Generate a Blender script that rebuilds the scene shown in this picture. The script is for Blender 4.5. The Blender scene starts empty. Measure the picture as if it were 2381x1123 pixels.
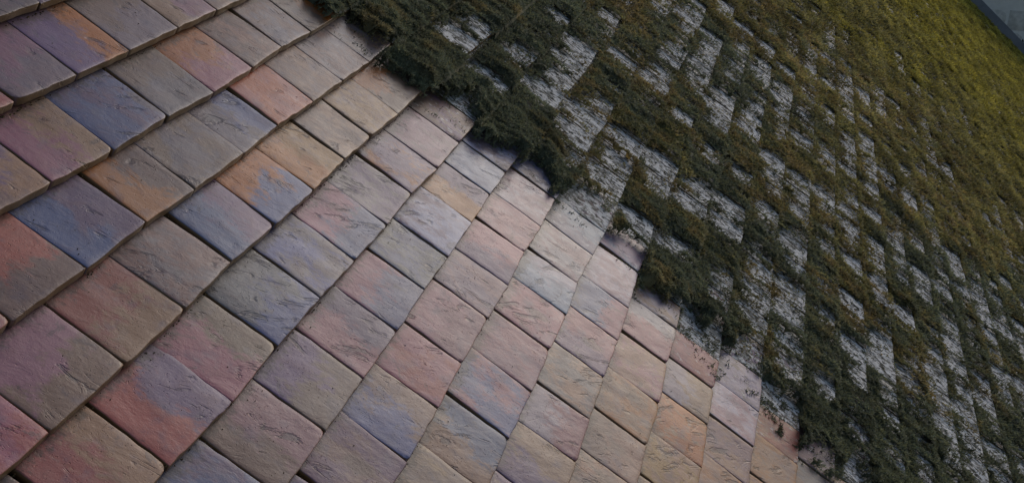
import bpy, math, random
import numpy as np
from mathutils import Matrix, Vector
from mathutils import noise as mnoise

sc = bpy.context.scene
R = math.radians

# ------------------------------------------------------------------ frame of the roof
W = 0.165                 # tile width (m)
G = 0.97948 * W           # exposed length of a course
PITCH = R(41.0)
cp, sp = math.cos(PITCH), math.sin(PITCH)
U = Vector((1, 0, 0)); UP = Vector((0, cp, sp)); N = Vector((0, -sp, cp))   # along course, upslope, normal
ORG = Vector((0, 0, 8.0))
MR = Matrix(((U.x, UP.x, N.x, ORG.x), (U.y, UP.y, N.y, ORG.y), (U.z, UP.z, N.z, ORG.z), (0, 0, 0, 1)))
# roof-local coordinates: x along the course, y upslope, z off the roof;  tile lattice: k = x / W, row = -y / G

# ------------------------------------------------------------------ camera, sky, sun, exposure
CAMP = (-5.60493 * W, -3.67316 * W, 8.06223 * W)
RIGHT = (0.285938, -0.722754, 0.629178); DOWN = (-0.391249, -0.687426, -0.611857); FWD = (0.874736, -0.071212, -0.479339)
cd = bpy.data.cameras.new("camera"); cam = bpy.data.objects.new("camera", cd); sc.collection.objects.link(cam); sc.camera = cam
loc = Matrix(((RIGHT[0], -DOWN[0], -FWD[0], CAMP[0]), (RIGHT[1], -DOWN[1], -FWD[1], CAMP[1]), (RIGHT[2], -DOWN[2], -FWD[2], CAMP[2]), (0, 0, 0, 1)))
cam.matrix_world = MR @ loc
cd.sensor_fit = 'HORIZONTAL'; cd.sensor_width = 36; cd.lens = 36 * 2300 / 2381
cd.shift_y = -(561.5 - 400) / 2381; cd.clip_start = 0.05; cd.clip_end = 400

SUN_AZ_EL = (R(-19), R(26))     # azimuth from +X towards +Y, elevation
wd = bpy.data.worlds.new("World"); sc.world = wd; wd.use_nodes = True
nt = wd.node_tree; sky = nt.nodes.new('ShaderNodeTexSky'); sky.sky_type = 'NISHITA'; sky.sun_disc = False
sky.sun_elevation = SUN_AZ_EL[1]; sky.sun_rotation = math.pi / 2 - SUN_AZ_EL[0]
sky.dust_density = 1.6; sky.air_density = 1.0
nt.links.new(sky.outputs[0], nt.nodes['Background'].inputs[0]); nt.nodes['Background'].inputs[1].default_value = 0.15
sl = bpy.data.lights.new("sun", 'SUN'); sun = bpy.data.objects.new("sun", sl); sc.collection.objects.link(sun)
sl.energy = 0.85; sl.angle = R(35); sl.color = (1.0, 0.955, 0.95)
sd = Vector((math.cos(SUN_AZ_EL[0]) * math.cos(SUN_AZ_EL[1]), math.sin(SUN_AZ_EL[0]) * math.cos(SUN_AZ_EL[1]), math.sin(SUN_AZ_EL[1])))
sun.rotation_euler = sd.to_track_quat('Z', 'Y').to_euler(); sun.location = (0, 0, 20)
sc.view_settings.view_transform = 'Standard'; sc.view_settings.look = 'None'
sc.view_settings.gamma = 1; sc.view_settings.exposure = -0.62

# ------------------------------------------------------------------ helpers
rng = np.random.default_rng(7); random.seed(7)

def project(k, row, z=0.0):
    """lattice point -> (px, py, depth) in the 2381 x 1123 frame; used only to choose which tiles are in view"""
    k = np.asarray(k, float); row = np.asarray(row, float)
    d = np.stack([k * W - CAMP[0], -row * G - CAMP[1], z - CAMP[2] + 0 * k], -1)
    a, b, c = d @ np.array(RIGHT), d @ np.array(DOWN), d @ np.array(FWD)
    c = np.where(np.abs(c) < 1e-4, 1e-4, c)
    return 1190 + 2300 * a / c, 400 + 2300 * b / c, c

def hash2(ix, iy, s):
    h = (ix.astype(np.int64) * 374761393 + iy.astype(np.int64) * 668265263 + s * 974711) & 0xffffffff
    h = ((h ^ (h >> 13)) * 1274126177) & 0xffffffff
    return ((h ^ (h >> 16)) & 0xffffff) / float(0xffffff)

def vnoise(x, y, s=0):
    ix, iy = np.floor(x), np.floor(y); fx, fy = x - ix, y - iy
    fx = fx * fx * (3 - 2 * fx); fy = fy * fy * (3 - 2 * fy)
    a, b, c, d = hash2(ix, iy, s), hash2(ix + 1, iy, s), hash2(ix, iy + 1, s), hash2(ix + 1, iy + 1, s)
    return (a * (1 - fx) + b * fx) * (1 - fy) + (c * (1 - fx) + d * fx) * fy

def fbm(x, y, s=0, o=4):
    t, a, n = 0, .5, 0
    for i in range(o):
        t = t + a * vnoise(x, y, s + i * 17); n += a; a *= .5; x = x * 2.03 + 5.2; y = y * 2.03 + 1.3
    return t / n

def smooth(e0, e1, x):
    t = np.clip((x - e0) / (e1 - e0), 0, 1); return t * t * (3 - 2 * t)

def mesh_from(name, verts, faces, mat, smooth_all=True):
    me = bpy.data.meshes.new(name)
    verts = np.asarray(verts, np.float32)
    me.vertices.add(len(verts)); me.vertices.foreach_set('co', verts.ravel())
    sizes = np.array([len(f) for f in faces]) if not isinstance(faces, np.ndarray) else np.full(len(faces), faces.shape[1])
    flat = np.concatenate([np.asarray(f) for f in faces]) if not isinstance(faces, np.ndarray) else faces.ravel()
    me.loops.add(len(flat)); me.loops.foreach_set('vertex_index', flat.astype(np.int32))
    me.polygons.add(len(sizes)); st = np.concatenate([[0], np.cumsum(sizes)[:-1]])
    me.polygons.foreach_set('loop_start', st.astype(np.int32)); me.polygons.foreach_set('loop_total', sizes.astype(np.int32))
    me.polygons.foreach_set('use_smooth', np.full(len(sizes), smooth_all))
    me.update(calc_edges=True); me.validate()
    if mat: me.materials.append(mat)
    return me

def add(name, me, world=None, **props):
    o = bpy.data.objects.new(name, me); sc.collection.objects.link(o)
    if world is not None: o.matrix_world = world
    for a, b in props.items(): o[a] = b
    return o

class Nodes:
    def __init__(s, name):
        s.m = bpy.data.materials.new(name); s.m.use_nodes = True; s.t = s.m.node_tree
        s.b = s.t.nodes['Principled BSDF']
    def n(s, typ, **kw):
        x = s.t.nodes.new(typ)
        for a, b in kw.items():
            if a.startswith('i_'):
                key = a[2:]; key = int(key) if key.isdigit() else key.replace('_', ' ')
                s.put(x.inputs[key], b)
            else: setattr(x, a, b)
        return x
    def put(s, sock, v):
        if hasattr(v, 'is_output'): s.t.links.new(v, sock)
        else: sock.default_value = v
    def math(s, op, a, b=None, c=None, clamp=False):
        x = s.t.nodes.new('ShaderNodeMath'); x.operation = op; x.use_clamp = clamp
        s.put(x.inputs[0], a)
        if b is not None: s.put(x.inputs[1], b)
        if c is not None: s.put(x.inputs[2], c)
        return x.outputs[0]
    def mix(s, f, a, b, mode='MIX'):
        x = s.t.nodes.new('ShaderNodeMix'); x.data_type = 'RGBA'; x.blend_type = mode
        s.put(x.inputs[0], f); s.put(x.inputs[6], a); s.put(x.inputs[7], b); return x.outputs[2]
    def step(s, x, lo, hi):
        r = s.t.nodes.new('ShaderNodeMapRange'); r.interpolation_type = 'SMOOTHSTEP'
        s.put(r.inputs[0], x); s.put(r.inputs[1], lo); s.put(r.inputs[2], hi); return r.outputs[0]
    def noise(s, vec, scale, detail=3, rough=.55, dist=0):
        x = s.t.nodes.new('ShaderNodeTexNoise'); s.put(x.inputs['Vector'], vec); x.inputs['Scale'].default_value = scale
        x.inputs['Detail'].default_value = detail; x.inputs['Roughness'].default_value = rough; x.inputs['Distortion'].default_value = dist
        return x.outputs[0]
    def vmul(s, v, k):
        x = s.t.nodes.new('ShaderNodeVectorMath'); x.operation = 'MULTIPLY'; s.put(x.inputs[0], v); x.inputs[1].default_value = k; return x.outputs[0]
    def vadd(s, v, k):
        x = s.t.nodes.new('ShaderNodeVectorMath'); x.operation = 'ADD'; s.put(x.inputs[0], v); s.put(x.inputs[1], k); return x.outputs[0]

# ------------------------------------------------------------------ materials
def tile_material():
    q = Nodes('fired_clay'); 
    co = q.n('ShaderNodeTexCoord').outputs['Object']
    def attr(nm): return q.n('ShaderNodeAttribute', attribute_type='OBJECT', attribute_name=nm)
    ca, cb, gr, ex = attr('col_a').outputs['Color'], attr('col_b').outputs['Color'], attr('grad'), attr('extra')
    sg = q.n('ShaderNodeSeparateXYZ', i_0=gr.outputs['Vector']); se = q.n('ShaderNodeSeparateXYZ', i_0=ex.outputs['Vector'])
    lich = se.outputs[0]
    seed = q.n('ShaderNodeCombineXYZ', i_0=q.math('MULTIPLY', se.outputs[1], 31.7), i_1=q.math('MULTIPLY', se.outputs[1], 17.3), i_2=q.math('MULTIPLY', se.outputs[1], 9.1)).outputs[0]
    v = q.vadd(co, seed)
    sx = q.n('ShaderNodeSeparateXYZ', i_0=co)
    # the creases of the sand-faced clay run down the tile, a little askew
    sk = q.vmul(q.n('ShaderNodeMapping', i_0=v, i_2=(0, 0, R(-14))).outputs[0], (1, .55, 1))
    tilt = q.n('ShaderNodeCombineXYZ', i_2=q.math('MULTIPLY_ADD', se.outputs[2], -.9, .05)).outputs[0]
    sk2 = q.vmul(q.n('ShaderNodeMapping', i_0=v, i_2=tilt).outputs[0], (1, .3, 1))
    # two tile colours: firing tones, some with bluish sheen painted in
    nb = q.noise(q.vmul(v, (1, .6, 1)), 15, 4, .6, .6)
    gx = q.math('MULTIPLY', q.math('MULTIPLY', sx.outputs[0], 1 / W), sg.outputs[0])
    gy = q.math('MULTIPLY', q.math('MULTIPLY_ADD', sx.outputs[1], 1 / G, -.5), sg.outputs[1])
    f = q.math('ADD', q.math('ADD', nb, gx), q.math('ADD', gy, sg.outputs[2]))
    f = q.step(q.math('MULTIPLY_ADD', q.noise(sk, 70, 5, .7, .3), .62, q.math('SUBTRACT', f, .31)), .42, .64)
    col = q.mix(f, ca, cb)
    # mottling, bloom, hue drift
    m1 = q.noise(sk, 34, 5, .6, .4)
    col = q.mix(q.step(m1, .45, .75), col, q.mix(.30, col, (.215, .115, .10, 1)))
    m2 = q.noise(q.vadd(v, (3.1, 4.4, 0)), 22, 4, .6)
    col = q.mix(q.math('MULTIPLY', q.step(m2, .5, .72), .42), col, (.105, .09, .135, 1))
    m3 = q.noise(v, 420, 3, .7)
    col = q.mix(q.math('MULTIPLY', q.step(m3, .35, .75), .5), col, q.mix(1, col, (.62, .6, .6, 1), 'MULTIPLY'))
    # dark crease marks
    c1 = q.noise(sk2, 38, 4, .62, .9)
    gate = q.noise(q.vadd(v, (7.7, 1.2, 0)), 13, 2)
    cre = q.math('MULTIPLY', q.step(c1, .55, .66), q.step(q.math('MULTIPLY_ADD', se.outputs[2], .14, gate), .57, .68))
    col = q.mix(q.math('MULTIPLY', cre, .6), col, (.055, .04, .045, 1))
    s1 = q.noise(q.vadd(v, (11.3, 2.9, 0)), 17, 5, .7, .8)
    col = q.mix(q.math('MULTIPLY', q.step(s1, .60, .66), .5), col, (.075, .055, .055, 1))
    s2 = q.noise(q.vadd(sk, (1.3, 12.9, 0)), 26, 5, .7, .5)
    col = q.mix(q.math('MULTIPLY', q.step(s2, .58, .70), .22), col, (.25, .205, .21, 1))
    # a few rubbed ovals of darker body
    ov = q.n('ShaderNodeTexVoronoi', i_Vector=q.vmul(q.n('ShaderNodeMapping', i_0=v, i_2=(0, 0, R(-12))).outputs[0], (1, .5, 1)), i_Scale=11.0)
    og = q.math('MULTIPLY', q.step(q.math('ADD', ov.outputs[0], q.math('MULTIPLY', m1, .2)), .34, .26), q.step(q.n('ShaderNodeSeparateColor', i_0=ov.outputs['Color']).outputs[0], .74, .80))
    col = q.mix(q.math('MULTIPLY', og, .62), col, (.12, .075, .06, 1))
    # rubbed pale arris at tail and sides, dirt at the head under the next course, raw butt
    ed = q.step(q.math('ADD', sx.outputs[1], q.math('MULTIPLY', m1, .012)), .010, .004)
    col = q.mix(q.math('MULTIPLY', ed, .30), col, (.30, .21, .165, 1))
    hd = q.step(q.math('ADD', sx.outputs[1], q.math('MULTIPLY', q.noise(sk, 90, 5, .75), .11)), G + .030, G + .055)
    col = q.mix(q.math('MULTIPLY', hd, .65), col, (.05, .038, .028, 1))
    spk = q.noise(v, 900, 2, .5)
    col = q.mix(q.math('MULTIPLY', q.step(spk, .68, .74), .5), col, (.5, .46, .4, 1))
    # lichen crust with black pits on tiles that were under the moss
    l1 = q.noise(q.vmul(v, (1, .55, 1)), 60, 5, .65, .3); l2 = q.noise(q.vmul(v, (1, .45, 1)), 75, 4, .7, .5); l3 = q.noise(v, 300, 3, .6)
    lc = q.mix(l3, (.40, .39, .375, 1), (.86, .84, .81, 1))
    lc = q.mix(q.step(q.math('MULTIPLY_ADD', l3, .22, l2), .63, .68), lc, (.035, .034, .028, 1))
    lm = q.math('MULTIPLY', q.step(l1, q.math('SUBTRACT', .62, q.math('MULTIPLY', lich, .4)), q.math('SUBTRACT', .70, q.math('MULTIPLY', lich, .4))), q.step(lich, 0.02, .2))
    col = q.mix(q.math('MULTIPLY', lich, .55), col, (.10, .095, .085, 1))
    col = q.mix(lm, col, lc)
    l4 = q.noise(q.vadd(q.vmul(v, (1, .5, 1)), (5.5, 2.2, 0)), 38, 5, .7, .4)
    col = q.mix(q.math('MULTIPLY', q.step(l4, .47, .58), q.math('MULTIPLY', q.step(lich, .1, .5), .72)), col, (.065, .062, .045, 1))
    # raw brown butt face
    ge = q.n('ShaderNodeNewGeometry'); tr = q.n('ShaderNodeVectorTransform', vector_type='NORMAL', convert_from='WORLD', convert_to='OBJECT', i_0=ge.outputs['Normal'])
    ny = q.n('ShaderNodeSeparateXYZ', i_0=tr.outputs[0])
    bt = q.step(q.math('MAXIMUM', q.math('MULTIPLY', ny.outputs[1], -1), q.math('ABSOLUTE', ny.outputs[0])), .75, .95)
    col = q.mix(bt, col, q.mix(m2, (.10, .06, .03, 1), (.22, .14, .07, 1)))
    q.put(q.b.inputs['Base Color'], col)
    rg = q.math('ADD', q.math('MULTIPLY_ADD', m1, .34, .22), q.math('MULTIPLY', lich, .45))
    q.put(q.b.inputs['Roughness'], rg); q.put(q.b.inputs['Specular IOR Level'], q.math('MULTIPLY_ADD', lich, -.4, .46, clamp=True)); q.put(q.b.inputs['Coat Weight'], q.math('MULTIPLY_ADD', lich, -.5, .22, clamp=True)); q.b.inputs['Coat Roughness'].default_value = .3
    m5 = q.noise(sk, 150, 4, .7, .3); pit = q.step(q.noise(v, 210, 2, .5), .36, .26)
    h = q.math('ADD', q.math('MULTIPLY_ADD', m5, .20, q.math('MULTIPLY', m1, .8)), q.math('MULTIPLY', m3, .07))
    h = q.math('SUBTRACT', h, q.math('MULTIPLY', q.math('MULTIPLY', pit, q.step(gate, .4, .6)), .4))
    h = q.math('SUBTRACT', h, q.math('MULTIPLY', cre, .6)); h = q.math('ADD', h, q.math('MULTIPLY', q.step(l1, .45, .7), q.math('MULTIPLY', lich, .8)))
    bp = q.n('ShaderNodeBump', i_Strength=.75, i_Distance=.003, i_Height=h)
    q.put(q.b.inputs['Normal'], bp.outputs[0])
    return q.m

def moss_material():
    q = Nodes('moss'); a = q.n('ShaderNodeAttribute', attribute_type='GEOMETRY', attribute_name='col').outputs['Color']
    co = q.n('ShaderNodeTexCoord').outputs['Object']
    nn = q.noise(co, 160, 3, .6)
    q.put(q.b.inputs['Base Color'], q.mix(nn, q.mix(1, a, (.6, .6, .6, 1), 'MULTIPLY'), q.mix(1, a, (1.35, 1.35, 1.2, 1), 'MULTIPLY')))
    q.b.inputs['Roughness'].default_value = .7; q.b.inputs['Specular IOR Level'].default_value = .25
    tl = q.n('ShaderNodeBsdfTranslucent'); q.put(tl.inputs[0], q.mix(1, a, (1.2, 1.2, .9, 1), 'MULTIPLY'))
    mx = q.n('ShaderNodeMixShader', i_0=.35, i_1=q.b.outputs[0], i_2=tl.outputs[0]); q.put(q.t.nodes['Material Output'].inputs[0], mx.outputs[0])
    return q.m

def plain(name, c1, c2, scale, rough, bump=.3, bd=.003, detail=5):
    q = Nodes(name); co = q.n('ShaderNodeTexCoord').outputs['Object']
    nn = q.noise(co, scale, detail, .62, .3); n2 = q.noise(co, scale * 9, 4, .6)
    col = q.mix(q.step(nn, .3, .7), c1, c2); col = q.mix(q.math('MULTIPLY', n2, .5), col, q.mix(1, col, (.55, .55, .55, 1), 'MULTIPLY'))
    q.put(q.b.inputs['Base Color'], col); q.b.inputs['Roughness'].default_value = rough
    bp = q.n('ShaderNodeBump', i_Strength=bump, i_Distance=bd, i_Height=q.math('ADD', nn, q.math('MULTIPLY', n2, .4)))
    q.put(q.b.inputs['Normal'], bp.outputs[0]); return q.m

M_TILE = tile_material(); M_MOSS = moss_material()
M_LEAD = plain('lead_sheet', (.18, .19, .22, 1), (.25, .26, .29, 1), 3, .5)
M_STONE = plain('grey_stone', (.52, .49, .44, 1), (.78, .74, .67, 1), 9, .85, .6, .01)
M_MORTAR = plain('lime_mortar', (.80, .77, .71, 1), (.87, .84, .78, 1), 12, .9, .5, .006)
M_DARK = plain('shade_black', (.012, .012, .012, 1), (.02, .02, .02, 1), 20, .9)
M_DECK = plain('roofing_felt', (.02, .018, .016, 1), (.035, .03, .025, 1), 30, .9)
M_GROUND = plain('ground_grit', (.09, .085, .075, 1), (.14, .13, .11, 1), 2, .95)

# ------------------------------------------------------------------ tile survey: tail corners as laid (offset from the regular bond)
CORN = {
    0 :(2.5,[(0.04,0.03),(0.03,0.05),(0.01,0.05),(0.07,0.04),(0.02,0.05)]),
    1 :(2.0,[(0.03,0.04),(0.03,0.07),(0.08,0.06),(0.06,0.09),(0.09,0.06),(-0.01,0.01),(-0.08,0.03)]),
    2 :(0.5,[(-0.02,-0.00),(0.01,0.01),(0.02,-0.02),(-0.05,-0.00),(0.06,-0.01),(-0.00,-0.05),(0.03,-0.03),(-0.02,-0.03),(-0.01,-0.03)]),
    3 :(0.0,[(-0.09,0.01),(-0.03,0.01),(-0.01,-0.00),(-0.03,-0.06),(-0.04,-0.04),(-0.01,-0.05),(-0.00,-0.11),(-0.10,-0.08),(-0.09,-0.07),(-0.05,-0.11)]),
    4 :(0.5,[(-0.06,0.00),(-0.01,0.04),(-0.01,0.00),(0.03,-0.01),(0.00,0.00),(0.05,-0.00),(0.03,-0.04),(0.01,-0.01),(0.08,-0.03),(0.01,-0.04)]),
    5 :(2.0,[(0.03,0.02),(0.03,0.01),(0.05,0.01),(0.05,-0.03),(-0.03,-0.03),(0.08,-0.05),(0.06,-0.08),(-0.05,-0.11),(-0.04,-0.11)]),
    6 :(2.5,[(0.02,0.00),(0.02,-0.01),(-0.05,-0.04),(0.05,-0.05),(0.01,-0.03),(-0.02,-0.09),(-0.07,-0.06),(-0.03,-0.11),(-0.21,-0.06)]),
    7 :(4.0,[(-0.01,0.01),(0.02,0.03),(0.03,0.01),(0.02,0.02),(-0.08,-0.04),(-0.06,-0.01),(-0.16,0.03),(0.09,0.02)]),
    8 :(4.5,[(0.06,0.03),(-0.05,-0.00),(-0.04,0.00),(0.01,0.01),(-0.03,0.00),(0.12,-0.08)]),
    9 :(7.0,[(-0.02,0.06),(0.04,0.01),(0.11,0.02),(-0.21,-0.03)]),
    10 :(6.5,[(-0.01,0.08),(0.02,0.05),(-0.03,0.03),(-0.18,0.04)]),
    11 :(8.0,[(-0.02,0.05),(-0.02,0.09),(-0.02,0.07)]),
    12 :(8.5,[(0.10,0.10),(-0.02,0.09)]),
}
# bald places in the moss: (k, row, size)
PATCH = [
    (11.41,3.53,1.1), (11.71,2.82,0.6), (12.42,2.79,0.4), (13.22,3.62,0.7), (15.63,4.48,1.0), (12.21,4.32,0.8), (12.86,4.75,0.8), (13.50,4.46,0.6),
    (13.22,5.45,1.0), (11.95,5.25,0.7), (13.42,6.47,0.9), (11.34,6.33,1.0), (10.60,5.37,0.6), (12.40,6.56,0.6), (13.55,7.15,0.8), (13.62,7.52,0.6),
    (12.89,7.56,0.7), (17.53,6.49,0.9), (23.72,6.27,1.0), (22.15,5.43,0.8), (16.93,7.67,0.8), (20.62,7.55,0.9), (20.74,8.22,0.8), (16.38,8.22,1.0),
    (16.78,8.82,0.9), (19.64,8.46,1.0), (18.86,8.82,0.8), (27.39,8.66,0.9), (28.00,9.54,0.9), (22.05,8.46,0.6), (23.25,10.99,0.8), (23.39,11.64,0.8),
    (34.23,10.71,0.8), (22.17,9.70,0.7), (32.61,13.73,1.0), (30.84,13.83,0.8), (28.70,13.79,0.9), (28.33,14.37,0.8), (18.92,10.68,0.8), (19.15,11.48,0.9),
    (19.44,10.55,0.7), (22.35,13.98,0.8), (22.48,14.63,0.8), (20.84,9.49,0.6), (33.07,12.71,0.6), (33.31,14.92,0.6), (34.13,18.23,0.5), (33.88,15.19,0.6),
    (11.01,7.53,1.0), (10.01,7.34,0.6), (9.65,6.41,0.7), (10.66,6.70,0.6), (11.38,8.44,1.0), (10.29,7.99,0.5), (12.03,9.72,0.8), (13.99,10.59,0.9),
    (13.55,10.83,0.8), (14.30,11.66,0.9), (15.73,11.65,0.6), (19.83,14.67,0.7), (12.81,11.70,1.0), (10.98,10.94,0.8), (10.88,11.66,1.2), (16.48,13.73,0.9),
    (17.55,15.02,1.0), (17.75,15.84,1.0), (25.15,18.82,0.9), (24.40,19.30,1.0), (14.14,13.25,1.0), (13.59,13.92,1.0), (14.44,14.94,0.8), (23.65,20.54,0.8),
    (19.46,17.55,0.7), (14.19,16.47,1.1), (17.64,18.74,0.8), (11.63,15.10,0.8), (9.21,12.76,1.2), (9.99,12.86,0.9), (10.44,13.92,1.0), (11.23,14.45,0.8),
    (13.84,8.27,0.5), (18.16,11.37,0.6), (17.90,12.02,0.5), (23.89,12.19,0.6), (29.53,11.73,0.5), (24.03,7.25,0.5), (20.94,6.39,0.4), (25.68,13.16,0.5),
    (27.63,16.39,0.5), (14.65,9.90,0.5), (22.14,15.54,0.6), (22.09,17.02,0.7), (28.41,21.14,0.7), (27.50,22.05,0.7), (16.82,16.21,0.7), (18.16,17.85,0.6),
    (20.48,20.21,0.7), (14.32,17.78,0.8), (16.26,19.23,0.6), (14.87,4.66,0.6), (16.82,5.19,0.4),
]

# ------------------------------------------------------------------ roof tiles
TH, DROP = 0.0185, 0.0235      # tile thickness; how far each tile's surface has fallen by the next tail up
def start_k(c):
    if c in CORN: return CORN[c][0]
    return .5 if c % 2 == 0 else 0.0
def corner(c, k):
    """tail corner at lattice joint k of course c -> (k, row) with its laying error"""
    s, lst = (CORN[c] if c in CORN else (0, []))
    j = int(round(k - s))
    if 0 <= j < len(lst): return k + lst[j][0], c + max(-.09, min(.09, lst[j][1]))
    r = random.Random(int(c * 1009 + k * 37 + 5000)); base = (0, 0)
    if lst: base = lst[0] if j < 0 else lst[-1]
    return k + .3 * max(-.08, min(.08, base[0])) + r.gauss(0, .025), c + .5 * max(-.09, min(.09, base[1])) + r.gauss(0, .022)

PAL = dict(P=(.355, .18, .20), T=(.34, .145, .13), O=(.385, .18, .095), R=(.36, .135, .08), U=(.19, .135, .19), B=(.145, .155, .24),
           L=(.33, .36, .44), G=(.215, .175, .18), N=(.215, .15, .125), A=(.34, .22, .165), H=(.32, .19, .10), M=(.295, .18, .205),
           W=(.43, .385, .425), V=(.16, .095, .14), E=(.175, .17, .17))  # W, L and B also carry a bluish sky sheen put into the colour
WORD = dict(P='pink', T='terracotta', O='orange', R='rust orange', U='purple', B='slate blue', L='pale blue', G='grey', N='brown',
            A='tan', H='ochre', M='mauve', W='pale', V='plum', E='green grey')
SPEC = {  # course: (first index, one entry per tile: main colour, second colour, where the second sits)
 -1: (-1, 'MGm MNr NUm NGm'), 0: (-1, 'TAm MGb UOr NGb MAl NAm'), 1: (-1, 'UAb PAr BUm NGb OPb NAm NGm NOr'),
 2: (-1, 'TAm TNb UBl ONr NGm GBr RTm NAm GNm NGm'), 3: (-1, 'TPm MNb TAb NGm UBl OBb OHr NAm HNm NOt NGm'),
 4: (-1, 'TAr TUr PNr EBb BGm PBb UGm UOm MGm NUm'), 5: (-2, 'BUm MNl UNb PUr PBb EBm LUm UOl LBm GLm'),
 6: (-2, 'UBm VNm BNr PTm PMb UMm PUl PMm MWm BGm'), 7: (-3, 'BNm NAm ABr BPm MPm PMm LWr WMm LWl LWm'), 8: (-2, 'UNm UAr PWt AGm PUl BPb WMm'),
 9: (-3, 'NAm NAb AOm APm PWr WAm WGm'), 10: (-2, 'ANm HAm OAm WAb TPm'), 11: (-2, 'AOm MAm MWm WGm'), 12: (-2, 'OHm OAm TAm ANm'), 13: (-1, 'AOm WAm WGm')}
EDGE = {-4: 8.2, -3: 8.3, -2: 8.4, -1: 8.5, 0: 8.7, 1: 8.95, 2: 9.4, 3: 9.35, 4: 9.65, 5: 9.95, 6: 10.1, 7: 10.3, 8: 9.75, 9: 9.9, 10: 9.45, 11: 9.9, 12: 9.55, 13: 9.7}
def edge_k(row):
    row = np.asarray(row, float); ks = sorted(EDGE); return np.interp(row, ks, [EDGE[k] for k in ks])

def spec_for(c, k):
    if c in SPEC:
        s, t = SPEC[c]; t = t.split(); j = int(round(k - start_k(c))) - s
        if 0 <= j < len(t): return t[j]
    r = random.Random(int(c * 733 + k * 91 + 9000))
    return r.choice(['PNm', 'NGm', 'UBm', 'TAm', 'MGb', 'NAm', 'BUm', 'GNm', 'OAm', 'UAr'])

def axis_pts(a, b, n, e=(.0008, .0026)):
    inner = np.linspace(a + .011, b - .011, n)
    return np.concatenate([[a, a + e[0], a + e[1]], inner, [b - e[1], b - e[0], b]])

def tile_mesh(seed, w, mat, nx=11, ny=13, length=G * 1.85):
    """one hand-made plain tile: arrised edges, camber, creased sanded face"""
    r = random.Random(seed); ox = r.random() * 90
    xs = axis_pts(-w / 2, w / 2, nx); ys = axis_pts(0, length, ny)
    cam_ = r.uniform(-.0012, .0022); tw = r.uniform(-.0015, .0015); dip = r.uniform(-.001, .0015)
    X, Y = np.meshgrid(xs, ys); nX, nY = X.shape[1], X.shape[0]
    dx = np.minimum(X - xs[0], xs[-1] - X); dy = np.minimum(Y - ys[0], ys[-1] - Y); de = np.minimum(dx, dy)
    Z = TH + cam_ * (1 - (2 * X / w) ** 2) + tw * (2 * X / w) * (1 - Y / G) + dip * np.sin(Y / G * 3.0)
    Z += .0026 * (fbm(X * 28 + ox, Y * 13 + ox, seed % 997, 3) - .5)
    Z -= np.where(de < .0005, .0014, np.where(de < .0015, .0004, 0))
    # uneven arrises and rounded, sometimes knocked corners
    n1 = (fbm(Y * 40 + ox, Y * 0 + 3.3, 11, 3) - .5) * .0045; n2 = (fbm(X * 40 + ox, X * 0 + 8.1, 12, 3) - .5) * .0050
    wx = 1 - smooth(0, .02, dx); wy = 1 - smooth(0, .02, dy)
    X2 = X + n1 * wx; Y2 = Y + n2 * wy
    for sx in (-1, 1):
        rad = .002 + r.random() ** 4 * .018
        qx = rad - (w / 2 - sx * X); qy = rad - Y
        m = (qx > 0) & (qy > 0); d = np.hypot(qx, qy) + 1e-9; s = np.where(m & (d > rad), rad / d, 1)
        X2 = np.where(m, sx * (w / 2 - rad) + sx * qx * s, X2); Y2 = np.where(m, rad - qy * s, Y2)
    top = np.stack([X2, Y2, Z], -1).reshape(-1, 3)
    ring = [(0, i) for i in range(nX)] + [(j, nX - 1) for j in range(1, nY)] + [(nY - 1, i) for i in range(nX - 2, -1, -1)] + [(j, 0) for j in range(nY - 2, 0, -1)]
    ri = np.array([j * nX + i for j, i in ring]); low = top[ri].copy(); low[:, 2] = .0012
    low2 = low.copy(); low2[:, 2] = 0; low2[:, 0] *= .99
    V = np.concatenate([top, low, low2]); b0 = len(top); b1 = b0 + len(ri); F = []
    for j in range(nY - 1):
        for i in range(nX - 1):
            p = j * nX + i; F.append((p, p + 1, p + 1 + nX, p + nX))
    L = len(ri)
    for i in range(L):
        k = (i + 1) % L; F.append((ri[k], ri[i], b0 + i, b0 + k)); F.append((b0 + k, b0 + i, b1 + i, b1 + k))
    F.append(tuple(range(b1 + L - 1, b1 - 1, -1)))
    return mesh_from('clay_tile', V, F, mat)

TILT = math.atan(DROP / G)
def tile_frame(c, k):
    (ka, ra), (kb, rb) = corner(c, k), corner(c, k + 1)
    gap = .0013 + .0033 * random.Random(int(c * 31 + k * 17)).random(); w = (kb - ka) * W - gap
    yaw = math.atan2(-(rb - ra) * G, (kb - ka) * W); yaw = max(-.05, min(.05, yaw))
    r = random.Random(int(c * 57 + k * 311 + 777)); lift = max(0, r.gauss(.0002, .0008))
    m = Matrix.Translation(((ka + kb) / 2 * W, -(ra + rb) / 2 * G, -TH + lift)) @ Matrix.Rotation(yaw, 4, 'Z') @ Matrix.Rotation(-TILT + lift * -2, 4, 'X')
    m = m @ Matrix.Rotation(r.gauss(0, .004), 4, 'Y')
    return MR @ m, w

GRADS = dict(m=(0, 0, 0), r=(.75, 0, .0), l=(-.75, 0, .0), b=(0, -.7, .0), t=(0, .7, .0))
ORD = ['first', 'second', 'third', 'fourth', 'fifth', 'sixth', 'seventh', 'eighth', 'ninth', 'tenth', 'eleventh', 'twelfth', 'thirteenth', 'fourteenth',
       'fifteenth', 'sixteenth', 'seventeenth', 'eighteenth', 'nineteenth', 'twentieth']
ORD += ['twenty-' + o for o in ORD[:9]] + ['thirtieth'] + ['thirty-' + o for o in ORD[:9]] + ['fortieth'] + ['forty-' + o for o in ORD[:9]]

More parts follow.
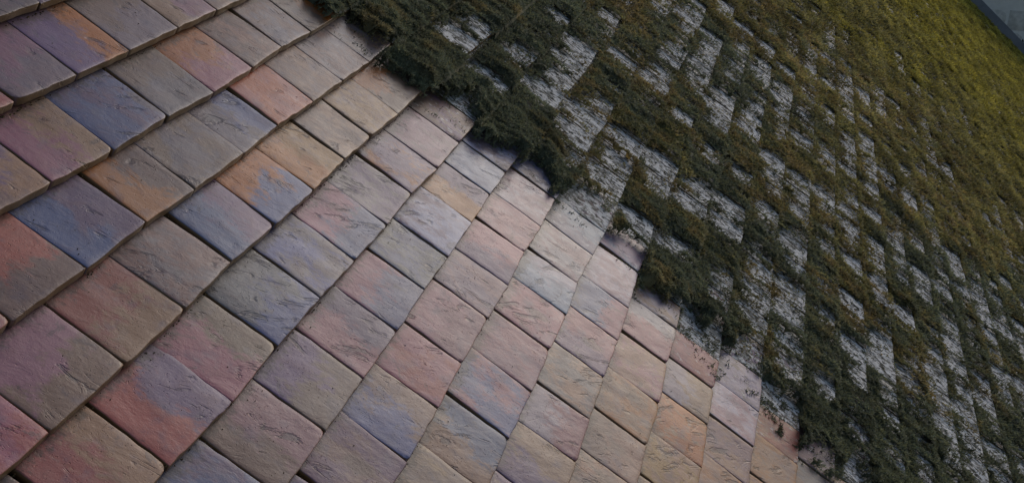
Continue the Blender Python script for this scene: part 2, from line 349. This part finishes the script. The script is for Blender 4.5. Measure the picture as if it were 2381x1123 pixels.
def visible(c, k, margin=0):
    kk, rr = np.meshgrid(np.linspace(k + .05, k + .95, 7), np.linspace(c - .95, c - .03, 7))
    x, y, d = project(kk, rr); return ((x > -margin) & (x < 2381 + margin) & (y > -margin) & (y < 1123 + margin) & (d > .1))

def row_lattice(c, k0, k1):
    s = start_k(c); k = s + math.ceil(k0 - s); out = []
    while k < k1: out.append(k); k += 1
    return out

# bald field of the moss ------------------------------------------------
COURSES = range(-6, 46)
def par_of(c): return (start_k(c) * 2) % 2 / 2
PAR = np.array([par_of(c) for c in range(-10, 50)])
def lattice(k, row):
    """-> course, tile index, place across (0..1) and up (0..1) the tile's bare face"""
    c = np.clip(np.ceil(row - 1e-6).astype(int), -9, 48); p = PAR[c + 10]; i = np.floor(k - p).astype(int)
    return c, i, k - p - i, c - row
# how bare each tile is, as surveyed and, between, at random
prs = np.random.default_rng(21); EXPO = np.zeros((60, 130))
for c in range(-9, 49):
    for i in range(-8, 105):
        q = prs.random()
        e = .14 + .60 * q if i < 20 else .30 + .52 * q
        if c <= 3 and i < 16: e = .22 * q
        if c >= 10 and i < 27: e = .40 + .52 * q
        if c >= 14 and i < 24: e += .06
        if i > 46: e *= .9
        EXPO[c + 10, i + 10] = e
for pk, pr, ps in PATCH:
    c, i, _, _ = lattice(np.array([pk]), np.array([pr])); e = .70 + .30 * min(1.1, ps)
    EXPO[c[0] + 10, i[0] + 10] = max(EXPO[c[0] + 10, i[0] + 10], e)
def bald(k, row):
    """0 = thick moss .. 1 = bare tile; worn places follow the tiles, moss keeps to their joints"""
    c, i, u, v = lattice(k, row)
    e = EXPO[c + 10, np.clip(i, -9, 118) + 10]
    side = np.abs(u - .5) / .5
    nz = fbm(k * 1.35 + row * .1, row * .55, 5, 3) - .5; n2 = fbm(k * 11 + row * 2.0, row * 2.6, 8, 3) - .5; n4 = fbm(k * 30, row * 14, 9, 2) - .5
    val = e - .42 * smooth(.70, 1.0, side + .25 * nz) - .42 * smooth(.45, 1.0, v + .5 * n2) - .12 * smooth(.14, .0, v) + 1.15 * nz + 0.85 * n2 + .55 * n4
    nr = 1 - smooth(.2, 1.9, k - edge_k(row)); val = val - .55 * nr * (1 - smooth(5.3, 5.9, row) * (1 - smooth(7.6, 8.2, row)))
    return smooth(.45, .58, val)

clean, mossy = [], []
for c in COURSES:
    for k in row_lattice(c, -7, 60):
        vis = visible(c, k)
        e = float(edge_k(c - .5))
        if k + .5 < e + .15: clean.append((c, k, int(vis.sum())))
        elif vis.any(): mossy.append((c, k))
seen_clean = [(c, k) for c, k, v in clean if v >= 1]
mk = np.array(mossy); scores = []
kk, rr = np.meshgrid(np.linspace(.1, .9, 6), np.linspace(-.9, -.05, 6))
bk = (mk[:, 1][:, None] + kk.ravel()).ravel(); br = (mk[:, 0][:, None] + rr.ravel()).ravel()
bb = bald(bk, br).reshape(len(mk), -1); px, py, dd = project(bk, br)
inn = ((px > 0) & (px < 2381) & (py > 0) & (py < 1123)).reshape(len(mk), -1)
dep = dd.reshape(len(mk), -1).mean(1)
scores = ((bb > .55) & inn).sum(1) / dep ** 2
best = [i for i in np.argsort(-scores) if scores[i] > 0][:max(0, 298 - len(seen_clean))]
seen_mossy = [(int(mk[i, 0]), float(mk[i, 1]), float(bb[i].mean())) for i in best]
print('tiles: clean in view', len(seen_clean), 'mossy in view', len(seen_mossy), 'of', int((scores > 0).sum()))

singles = set()
def look(sp):
    a, b, g = sp
    if a == 'W': return 'pale ' + {'G': 'grey', 'A': 'tan', 'M': 'mauve'}.get(b, 'pink')
    if b == 'W': return 'pale ' + WORD[a].replace('pale ', '')
    return WORD[a] + ' and ' + WORD[b]
def make_tile(c, k, lichen, label, spec):
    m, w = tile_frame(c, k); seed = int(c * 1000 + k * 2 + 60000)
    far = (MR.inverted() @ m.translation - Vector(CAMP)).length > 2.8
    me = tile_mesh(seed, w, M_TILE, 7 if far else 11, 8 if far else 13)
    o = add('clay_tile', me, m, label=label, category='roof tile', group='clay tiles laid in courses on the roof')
    r = random.Random(seed); a, b = PAL[spec[0]], PAL[spec[1]]; j = lambda col: [max(.02, x * r.uniform(.92, 1.08)) for x in col]
    vv = r.uniform(.66, .92)
    def sat(col): g_ = sum(col) / 3; return [max(.015, g_ + 1.5 * (x - g_)) for x in col]
    a, b = sat(a), sat(b)
    o['col_a'] = [x * vv for x in j(a)]; o['col_b'] = [x * vv for x in j(b)]; o['grad'] = list(map(float, GRADS[spec[2]])); o['extra'] = [float(lichen), r.random(), r.random()]
    singles.add((c, k)); return o

rows_clean = {}
for c, k in seen_clean: rows_clean.setdefault(c, []).append(k)
for c in sorted(rows_clean):
    ks = sorted(rows_clean[c]); top = c <= 0
    for i, k in enumerate(ks):
        n = ORD[i] if top else ORD[len(ks) - 1 - i]
        wh = 'from left photo edge' if top else 'from the moss edge'
        sp = spec_for(c, k)
        near = float(edge_k(c - .5)) - k
        lic = .12 if near < 1.3 and c > 3 else 0
        make_tile(c, k, lic, f'{look(sp)} tile, {ORD[c + 1]} course from top left, {n} {wh}', sp)
for c, k, b in seen_mossy:
    e = float(edge_k(c - .5)) if c <= 13 else None
    if e is not None:
        n = sum(1 for q in row_lattice(c, 0, k + .01) if not q + .5 < e + .15); wh = f'{ORD[n - 1]} in from moss edge'
    else:
        q0 = [q for q in row_lattice(c, 8, 60) if visible(c, q).sum() >= 2]; n = q0.index(k) if k in q0 else 0
        wh = f'{ORD[n]} up from bottom photo edge' if c < 19 else f'{ORD[n]} from right photo edge'
    r = random.Random(int(c * 77 + k * 13)); lic = min(1, .62 + .3 * b + r.uniform(-.05, .15))
    if k < 10.6 and c > 8: lic = .5
    if k < 11.5 and c < 9: lic -= .15
    amount = 'mostly bare' if b > .45 else 'half bare' if b > .22 else 'mostly mossy'
    make_tile(c, k, lic, f'{amount} lichened tile, {ORD[c + 1]} course from top left, {wh}', r.choice(['GWm', 'WGm', 'GEm', 'WAm'] if k > 11 else ['WGm', 'LWm', 'WMm']))

# the tiles the moss hides, and those beyond the frame: one object
inv = MR.inverted(); ST = {True: ([], []), False: ([], [])}
for c in COURSES:
    for k in row_lattice(c, -7, 99.6):
        V, F = ST[k + .5 < float(edge_k(c - .5)) + .15]
        if (c, k) in singles: continue
        if k > 12 and not visible(c, k, 1600).any(): continue
        m, w = tile_frame(c, k); m = inv @ m; L = G * 1.85; b = len(V)
        for x, y, z in ((-1, 0, TH - .002), (1, 0, TH - .002), (1, L, TH), (-1, L, TH), (-1, .003, TH), (1, .003, TH), (-1, 0, 0), (1, 0, 0), (1, L, 0), (-1, L, 0)):
            V.append(m @ Vector((x * w / 2, y, z)))
        F += [(b, b + 1, b + 5, b + 4), (b + 4, b + 5, b + 2, b + 3), (b + 6, b + 7, b + 1, b), (b + 7, b + 8, b + 2, b + 5, b + 1), (b + 9, b + 6, b, b + 4, b + 3)]
for cl, lb, ca, cb, li in ((False, 'grey roof tiles lying hidden under the far moss', PAL['G'], PAL['N'], .6), (True, 'clean clay tiles carrying on past the photo edge', PAL['N'], PAL['P'], 0.)):
    o = add('clay_tiles', mesh_from('clay_tiles', *ST[cl], M_TILE, False), MR, label=lb, category='roof tiles', kind='stuff')
    o['col_a'] = list(ca); o['col_b'] = list(cb); o['grad'] = [0., 0., 0.]; o['extra'] = [li, .3, 0.]

# dark felted deck below the tiles
V = [(-8 * W, 7 * G, 0), (100 * W, 7 * G, 0), (100 * W, -46 * G, 0), (-8 * W, -46 * G, 0)]
V = [(x, y, -.062 - dz) for dz in (0, .03) for x, y, z in V]
add('roof_deck', mesh_from('roof_deck', V, [(3, 2, 1, 0), (4, 5, 6, 7), (0, 1, 5, 4), (1, 2, 6, 5), (2, 3, 7, 6), (3, 0, 4, 7)], M_DECK, False), MR, kind='structure')

# ------------------------------------------------------------------ moss
def surf(row):
    return -(np.ceil(row - 1e-6) - row) * DROP
def moss_height(k, row):
    """thickness of the moss over the tiles, <= 0 where there is none"""
    b = bald(k, row)
    rc = np.ceil(row + .12 * (fbm(k * 4, row * 4, 35, 2) - .5)) - .5
    e = edge_k(.6 * row + .4 * rc) + 1.3 * (fbm(row * 1.7, row * 0 + 4, 31, 3) - .5) + 1.0 * (hash2(rc + 50, rc * 0 + 3, 4) - .5) + .9 * (fbm(k * 4, row * 4, 33, 4) - .5)
    inside = smooth(-.05, .16, k - e)
    near = 1 - smooth(0, 1.6, k - e)                     # the cut edge stands thicker
    c, i, u, v = lattice(k, row); d = np.maximum(np.abs(u - .5) / .5, np.abs(v - .5) / .5)
    clump = fbm(k * 2.4, row * 2.1, 41, 4); fine = fbm(k * 8, row * 6.5, 47, 3); own = hash2(c + 40, i + 40, 9)
    cushion = 1 - smooth(.60, 1.0, d)                    # the moss on each tile is a cushion of its own
    step_fill = .006 * smooth(.75, 1.0, v) * near
    h = .004 + (.016 * own + .004) * cushion + .022 * np.clip(clump - .3, 0, 1) * (1 + 1.7 * near) + .020 * (fine - .5) + step_fill + .006 * near
    far = np.clip(16 / np.maximum(k, 1), .65, 1.0)
    h = h + smooth(22, 40, k) * .05 * np.clip(fbm(k * .8, row * 1.3, 43, 3) - .42, 0, 1)
    h = .003 + (h - .003) * far * (.70 + .30 * near)
    return (h + .012) * inside * (1 - b) - .011 * b - .012 * (1 - inside) - .002, b

def moss_colour(k, row, t):
    n = fbm(k * .9, row * .8, 61, 4); n2 = fbm(k * 4, row * 3, 67, 3); n3 = fbm(k * .25, row * .3, 71, 3)
    kk = k + (n3 - .5) * 34 + (n - .5) * 26 + (n2 - .5) * 22 - np.clip(row - 9 - k * .22, 0, 20) * .5
    dark = np.array([.165, .172, .115]); olive = np.array([.265, .23, .098]); brown = np.array([.28, .19, .10]); yel = np.array([.36, .305, .07])
    a = smooth(13, 27, kk)[:, None]; c = smooth(38, 68, kk)[:, None]
    br = smooth(.48, .64, n2 * .6 + n * .4)[:, None] * (.12 + .88 * a)
    col = dark * (1 - a) + olive * a; col = col * (1 - br * .6 * (1 - c)) + brown * br * .6 * (1 - c); col = col * (1 - c) + yel * c
    st = np.where(k < 24, fbm(k * 5, row * 1.6, 77, 3), .5 * fbm(k * 1.6, row * .9, 78, 3) + .5 * fbm(k * .7, row * 1.8, 79, 3))
    st = .5 + (st - .5) * np.where(k < 24, 1.0, 1.6)
    return np.clip(col * ((.75 + .6 * t) * (.25 + 1.5 * st))[:, None], .004, 1)

def in_wedge(k, row, mg):
    x, y, d = project(k, row); return (d > .2) & (x > -mg) & (x < 2381 + mg) & (y > -mg) & (y < 1123 + mg)

# the felted mat
kv = [8.0]
while kv[-1] < 98.6: kv.append(kv[-1] + max(.055, (kv[-1] - 6) * .0055))
kv = np.array(kv); rv = np.arange(-6, 45.01, .075)
K, RR = np.meshgrid(kv, rv); kf, rf = K.ravel(), RR.ravel()
ok = in_wedge(kf, rf, 1500); H = np.full(len(kf), -1.0)
H[ok], _ = moss_height(kf[ok], rf[ok])
jit = (hash2(np.arange(len(kf)), np.arange(len(kf)) * 3, 5) - .5) * .004
nK = len(kv); idx = np.arange(len(kf)).reshape(K.shape)
quads = np.stack([idx[:-1, :-1], idx[:-1, 1:], idx[1:, 1:], idx[1:, :-1]], -1).reshape(-1, 4)[:, ::-1]
good = (H[quads] > -.004).all(1) & ok[quads].all(1); quads = quads[good]
used = np.unique(quads); remap = np.full(len(kf), -1); remap[used] = np.arange(len(used))
MV = np.stack([kf[used] * W, -rf[used] * G, surf(rf[used]) + H[used] + jit[used] - .003], -1)
MC = moss_colour(kf[used], rf[used], np.full(len(used), .0)); MQ = remap[quads]

# sprigs: two crossed leaflets each, denser and finer where the moss is near
def sprigs(n):
    # distance-weighted choice over the roof plane
    kmax = 98.5
    dist = CAMP[2] / W
    t = rng.random(n); k = 8.5 + (kmax - 8.5) * (np.exp(t * 3.6) - 1) / (math.exp(3.6) - 1)
    r0 = np.interp(k, [8, 100], [-3.5, 24]); r1 = np.interp(k, [8, 12, 20, 40, 60, 100], [18, 21, 27, 33.5, 38, 45])
    row = r0 + (r1 - r0) * rng.random(n)
    keep = in_wedge(k, row, 650); return k[keep], row[keep]
k, row = sprigs(2150000)
h, b = moss_height(k, row)
stray = (b > .4) & (rng.random(len(k)) < .10 * smooth(.45, .6, fbm(k * 9, row * 7, 91, 3)) + .015) & (k > edge_k(row) + .2)
h = np.where(stray, .003, h); st2 = (rng.random(len(k)) < .30 * smooth(.56, .66, fbm(k * 7, row * 6, 93, 3))) & (k > edge_k(row) - .7) & (k < edge_k(row) + .4)
h = np.where(st2 & (h < .002), .002, h); ke = h > -.001; k, row, h = k[ke], row[ke], h[ke]
d = np.sqrt((k * W - CAMP[0]) ** 2 + (row * G + CAMP[1]) ** 2 + CAMP[2] ** 2)
n = len(k); print('sprigs', n)
base = np.stack([k * W, -row * G, surf(row) + h - .004], -1)
size = np.clip(.0037 * d / 2.2, .0037, .017) * rng.uniform(.6, 1.6, n)
th = rng.uniform(0, 2 * np.pi, n); lean = rng.uniform(.5, 1.5, n)
dirv = np.stack([np.cos(th) * np.sin(lean), np.sin(th) * np.sin(lean) - .42, np.cos(lean)], -1); dirv /= np.linalg.norm(dirv, axis=1)[:, None]
sv = np.stack([-np.sin(th), np.cos(th), rng.uniform(-.5, .5, n)], -1); sv /= np.linalg.norm(sv, axis=1)[:, None]
hl = (size * rng.uniform(1.0, 2.1, n))[:, None]; wd_ = (size * .27)[:, None]
p0 = base - sv * wd_; p1 = base + sv * wd_; p2 = base + dirv * hl * .55 + sv * wd_ * .9 ; p3 = base + dirv * hl; p4 = base + dirv * hl * .55 - sv * wd_ * .9
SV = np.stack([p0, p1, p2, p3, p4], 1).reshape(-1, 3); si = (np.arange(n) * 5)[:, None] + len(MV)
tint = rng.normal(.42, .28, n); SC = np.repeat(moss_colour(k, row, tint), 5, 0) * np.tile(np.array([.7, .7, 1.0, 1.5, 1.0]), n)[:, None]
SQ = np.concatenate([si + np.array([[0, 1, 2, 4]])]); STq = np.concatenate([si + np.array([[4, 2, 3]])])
allv = np.concatenate([MV, SV]); me = bpy.data.meshes.new('moss')
me.vertices.add(len(allv)); me.vertices.foreach_set('co', allv.astype(np.float32).ravel())
flat = np.concatenate([MQ.ravel(), SQ.ravel(), STq.ravel()]).astype(np.int32)
sizes = np.concatenate([np.full(len(MQ) + len(SQ), 4), np.full(len(STq), 3)]).astype(np.int32)
me.loops.add(len(flat)); me.loops.foreach_set('vertex_index', flat); me.polygons.add(len(sizes))
me.polygons.foreach_set('loop_start', np.concatenate([[0], np.cumsum(sizes)[:-1]]).astype(np.int32)); me.polygons.foreach_set('loop_total', sizes)
me.polygons.foreach_set('use_smooth', np.concatenate([np.ones(len(MQ)), np.zeros(len(sizes) - len(MQ))]).astype(bool))
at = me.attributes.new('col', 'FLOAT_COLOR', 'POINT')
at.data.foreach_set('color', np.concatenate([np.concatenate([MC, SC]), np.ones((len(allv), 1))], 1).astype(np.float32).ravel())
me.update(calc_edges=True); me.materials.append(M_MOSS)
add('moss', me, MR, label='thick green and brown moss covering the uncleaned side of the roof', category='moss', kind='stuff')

# crumbs of dead moss and grit caught under the tails and in the joints of the cleaned part
V, F, CC = [], [], []
cr = random.Random(5)
def crumb(x, y, z, s):
    b = len(V); a = cr.random() * 6.28; n_ = 5
    for i in range(n_):
        t = a + i * 6.283 / n_; q = s * cr.uniform(.6, 1.3); V.append((x + math.cos(t) * q * 1.3, y + math.sin(t) * q * .8, z + cr.uniform(-.1, .3) * s))
    V.append((x, y, z + s * cr.uniform(.5, 1.0)))
    for i in range(n_): F.append((b + i, b + (i + 1) % n_, b + n_))
    t = cr.choice([(.09, .06, .03), (.05, .045, .02), (.13, .10, .06), (.05, .035, .02)]); CC.extend([t] * (n_ + 1))
for c, k in seen_clean:
    dens = cr.choice([10, 24, 45, 70]) if c <= 4 else cr.choice([6, 14, 26])
    for i in range(dens):
        u = cr.random(); kk_ = k + u
        ca_, cb_ = corner(c, k), corner(c, k + 1); rt = ca_[1] + (cb_[1] - ca_[1]) * u
        off = abs(cr.gauss(0, .008)); crumb(kk_ * W, -rt * G - off - .002, -DROP - off * TILT + .0005, cr.uniform(.0008, .0026))
    for i in range(cr.choice([0, 1, 2, 5, 9])):
        f = cr.random(); crumb((k + cr.random()) * W, -(c - f) * G, -f * DROP + .001, cr.uniform(.0006, .0018))
    for i in range(cr.choice([2, 6, 14, 26])):
        ca_ = corner(c, k); f = cr.random(); crumb(ca_[0] * W + cr.gauss(0, .001), -(ca_[1] - f) * G, -f * DROP - .004, cr.uniform(.001, .002))
me = mesh_from('moss_crumbs', V, F, M_MOSS, False); at = me.attributes.new('col', 'FLOAT_COLOR', 'POINT')
at.data.foreach_set('color', np.concatenate([np.array(CC), np.ones((len(V), 1))], 1).astype(np.float32).ravel())
add('moss_crumbs', me, MR, label='brown crumbs of moss and grit caught under the clean tile edges', category='debris', kind='stuff')

# ------------------------------------------------------------------ gable upstand: lead flashing and stone wall
XW = 98.6 * W
def roofpt(x, y, z): return MR @ Vector((x, y, z))
def slab_along_roof(name, x0, x1, z0, z1, y0, y1, mat, seg=60, wob=.004):
    V, F = [], []
    for i in range(seg + 1):
        y = y0 + (y1 - y0) * i / seg; q = (vnoise(np.array([i * .7]), np.array([2.]), 3)[0] - .5) * wob
        V += [(x0 + q, y, z0), (x1, y, z0), (x1, y, z1 + q), (x0 + q, y, z1 + q)]
    for i in range(seg):
        a, b = 4 * i, 4 * i + 4
        for j in range(4): F.append((a + j, a + (j + 1) % 4, b + (j + 1) % 4, b + j))
    F += [(3, 2, 1, 0), (4 * seg, 4 * seg + 1, 4 * seg + 2, 4 * seg + 3)]
    return mesh_from(name, V, F, mat, False)
add('lead_flashing', slab_along_roof('lead_flashing', XW - .012, XW, -.03, .145, -46 * G, 6 * G, M_LEAD), MR,
    label='blue-grey lead flashing strip along the foot of the stone wall', category='flashing')
wall = bpy.data.objects.new('stone_wall', None); sc.collection.objects.link(wall); wall.location = (XW + .2, ORG.y, 0)
wall['label'] = 'pale grey coursed stone gable wall rising beyond the mossy roof'; wall['category'] = 'wall'
def wpart(name, V, F, mat):
    o = add(name, mesh_from(name, V, F, mat, True)); o.parent = wall; o.location = -Vector(wall.location); return o
# mortar backing: full height of the gable, parallel to the rake on top
ytop, ybot = 6 * G, -46 * G
def rake(y, up): p = roofpt(0, y, 0); return p.y, p.z + up
V, F = [], []
for x in (XW + .014, XW + .34):
    for y, up in ((ytop, 1.5), (ybot, 1.5)): yy, zz = rake(y, up); V.append((x, yy, zz))
    yy, zz = rake(ybot, 0); V.append((x, yy, 0)); yy, zz = rake(ytop, 0); V.append((x, yy, 0))
F = [(3, 2, 1, 0), (4, 5, 6, 7), (0, 1, 5, 4), (1, 2, 6, 5), (2, 3, 7, 6), (3, 0, 4, 7)]
o = wpart('mortar', V, F, M_MORTAR); [setattr(p, 'use_smooth', False) for p in o.data.polygons]
V, F, DV, DF = [], [], [], []
sr = random.Random(14)
def block(V, F, x, y0, y1, z0, z1, d, rough):
    b = len(V); n_ = 7; m_ = 5
    for j in range(m_ + 1):
        for i in range(n_ + 1):
            u, v = i / n_, j / m_; e = min(u, 1 - u) * (y1 - y0); f = min(v, 1 - v) * (z1 - z0); r_ = min(e, f)
            dd_ = d * min(1, r_ / .02 * .7 + .0) + (sr.random() - .5) * rough * (1 if r_ > 0 else 0)
            V.append((x - dd_, y0 + (y1 - y0) * u + sr.gauss(0, .004), z0 + (z1 - z0) * v + sr.gauss(0, .004)))
    for j in range(m_):
        for i in range(n_): q = b + j * (n_ + 1) + i; F.append((q, q + n_ + 1, q + n_ + 2, q + 1))
z = 2.0
while z < 9.8:
    hh = sr.choice([.24, .30, .36]); y = -6.0 + sr.random() * .3
    while y < 1.2:
        l = sr.uniform(.32, .7)
        rz = ORG.z + y * math.tan(PITCH)
        if rz - .5 < z + hh and z < rz + 1.5 - hh - (l * .9): block(V, F, XW + .0145, y, y + l - .035, z, z + hh - .035, .016, .008)
        if sr.random() < .28: DV += [(XW + .0125, y + l - .036, z + .02), (XW + .0125, y + l - .006, z + .05), (XW + .0125, y + l - .002, z + hh * .6), (XW + .0125, y + l - .03, z + hh * .5)]; DF.append(tuple(range(len(DV) - 4, len(DV))))
        y += l
    z += hh
wpart('stone_course', V, F, M_STONE); wpart('open_joint_shade', DV, DF, M_DARK)  # flat dark sheets paint the shade inside open mortar joints

# ------------------------------------------------------------------ ground far below the eaves
me = mesh_from('ground', [(-200, -200, 0), (200, -200, 0), (200, 200, 0), (-200, 200, 0)], [(0, 1, 2, 3)], M_GROUND, False)
add('ground', me, kind='structure')
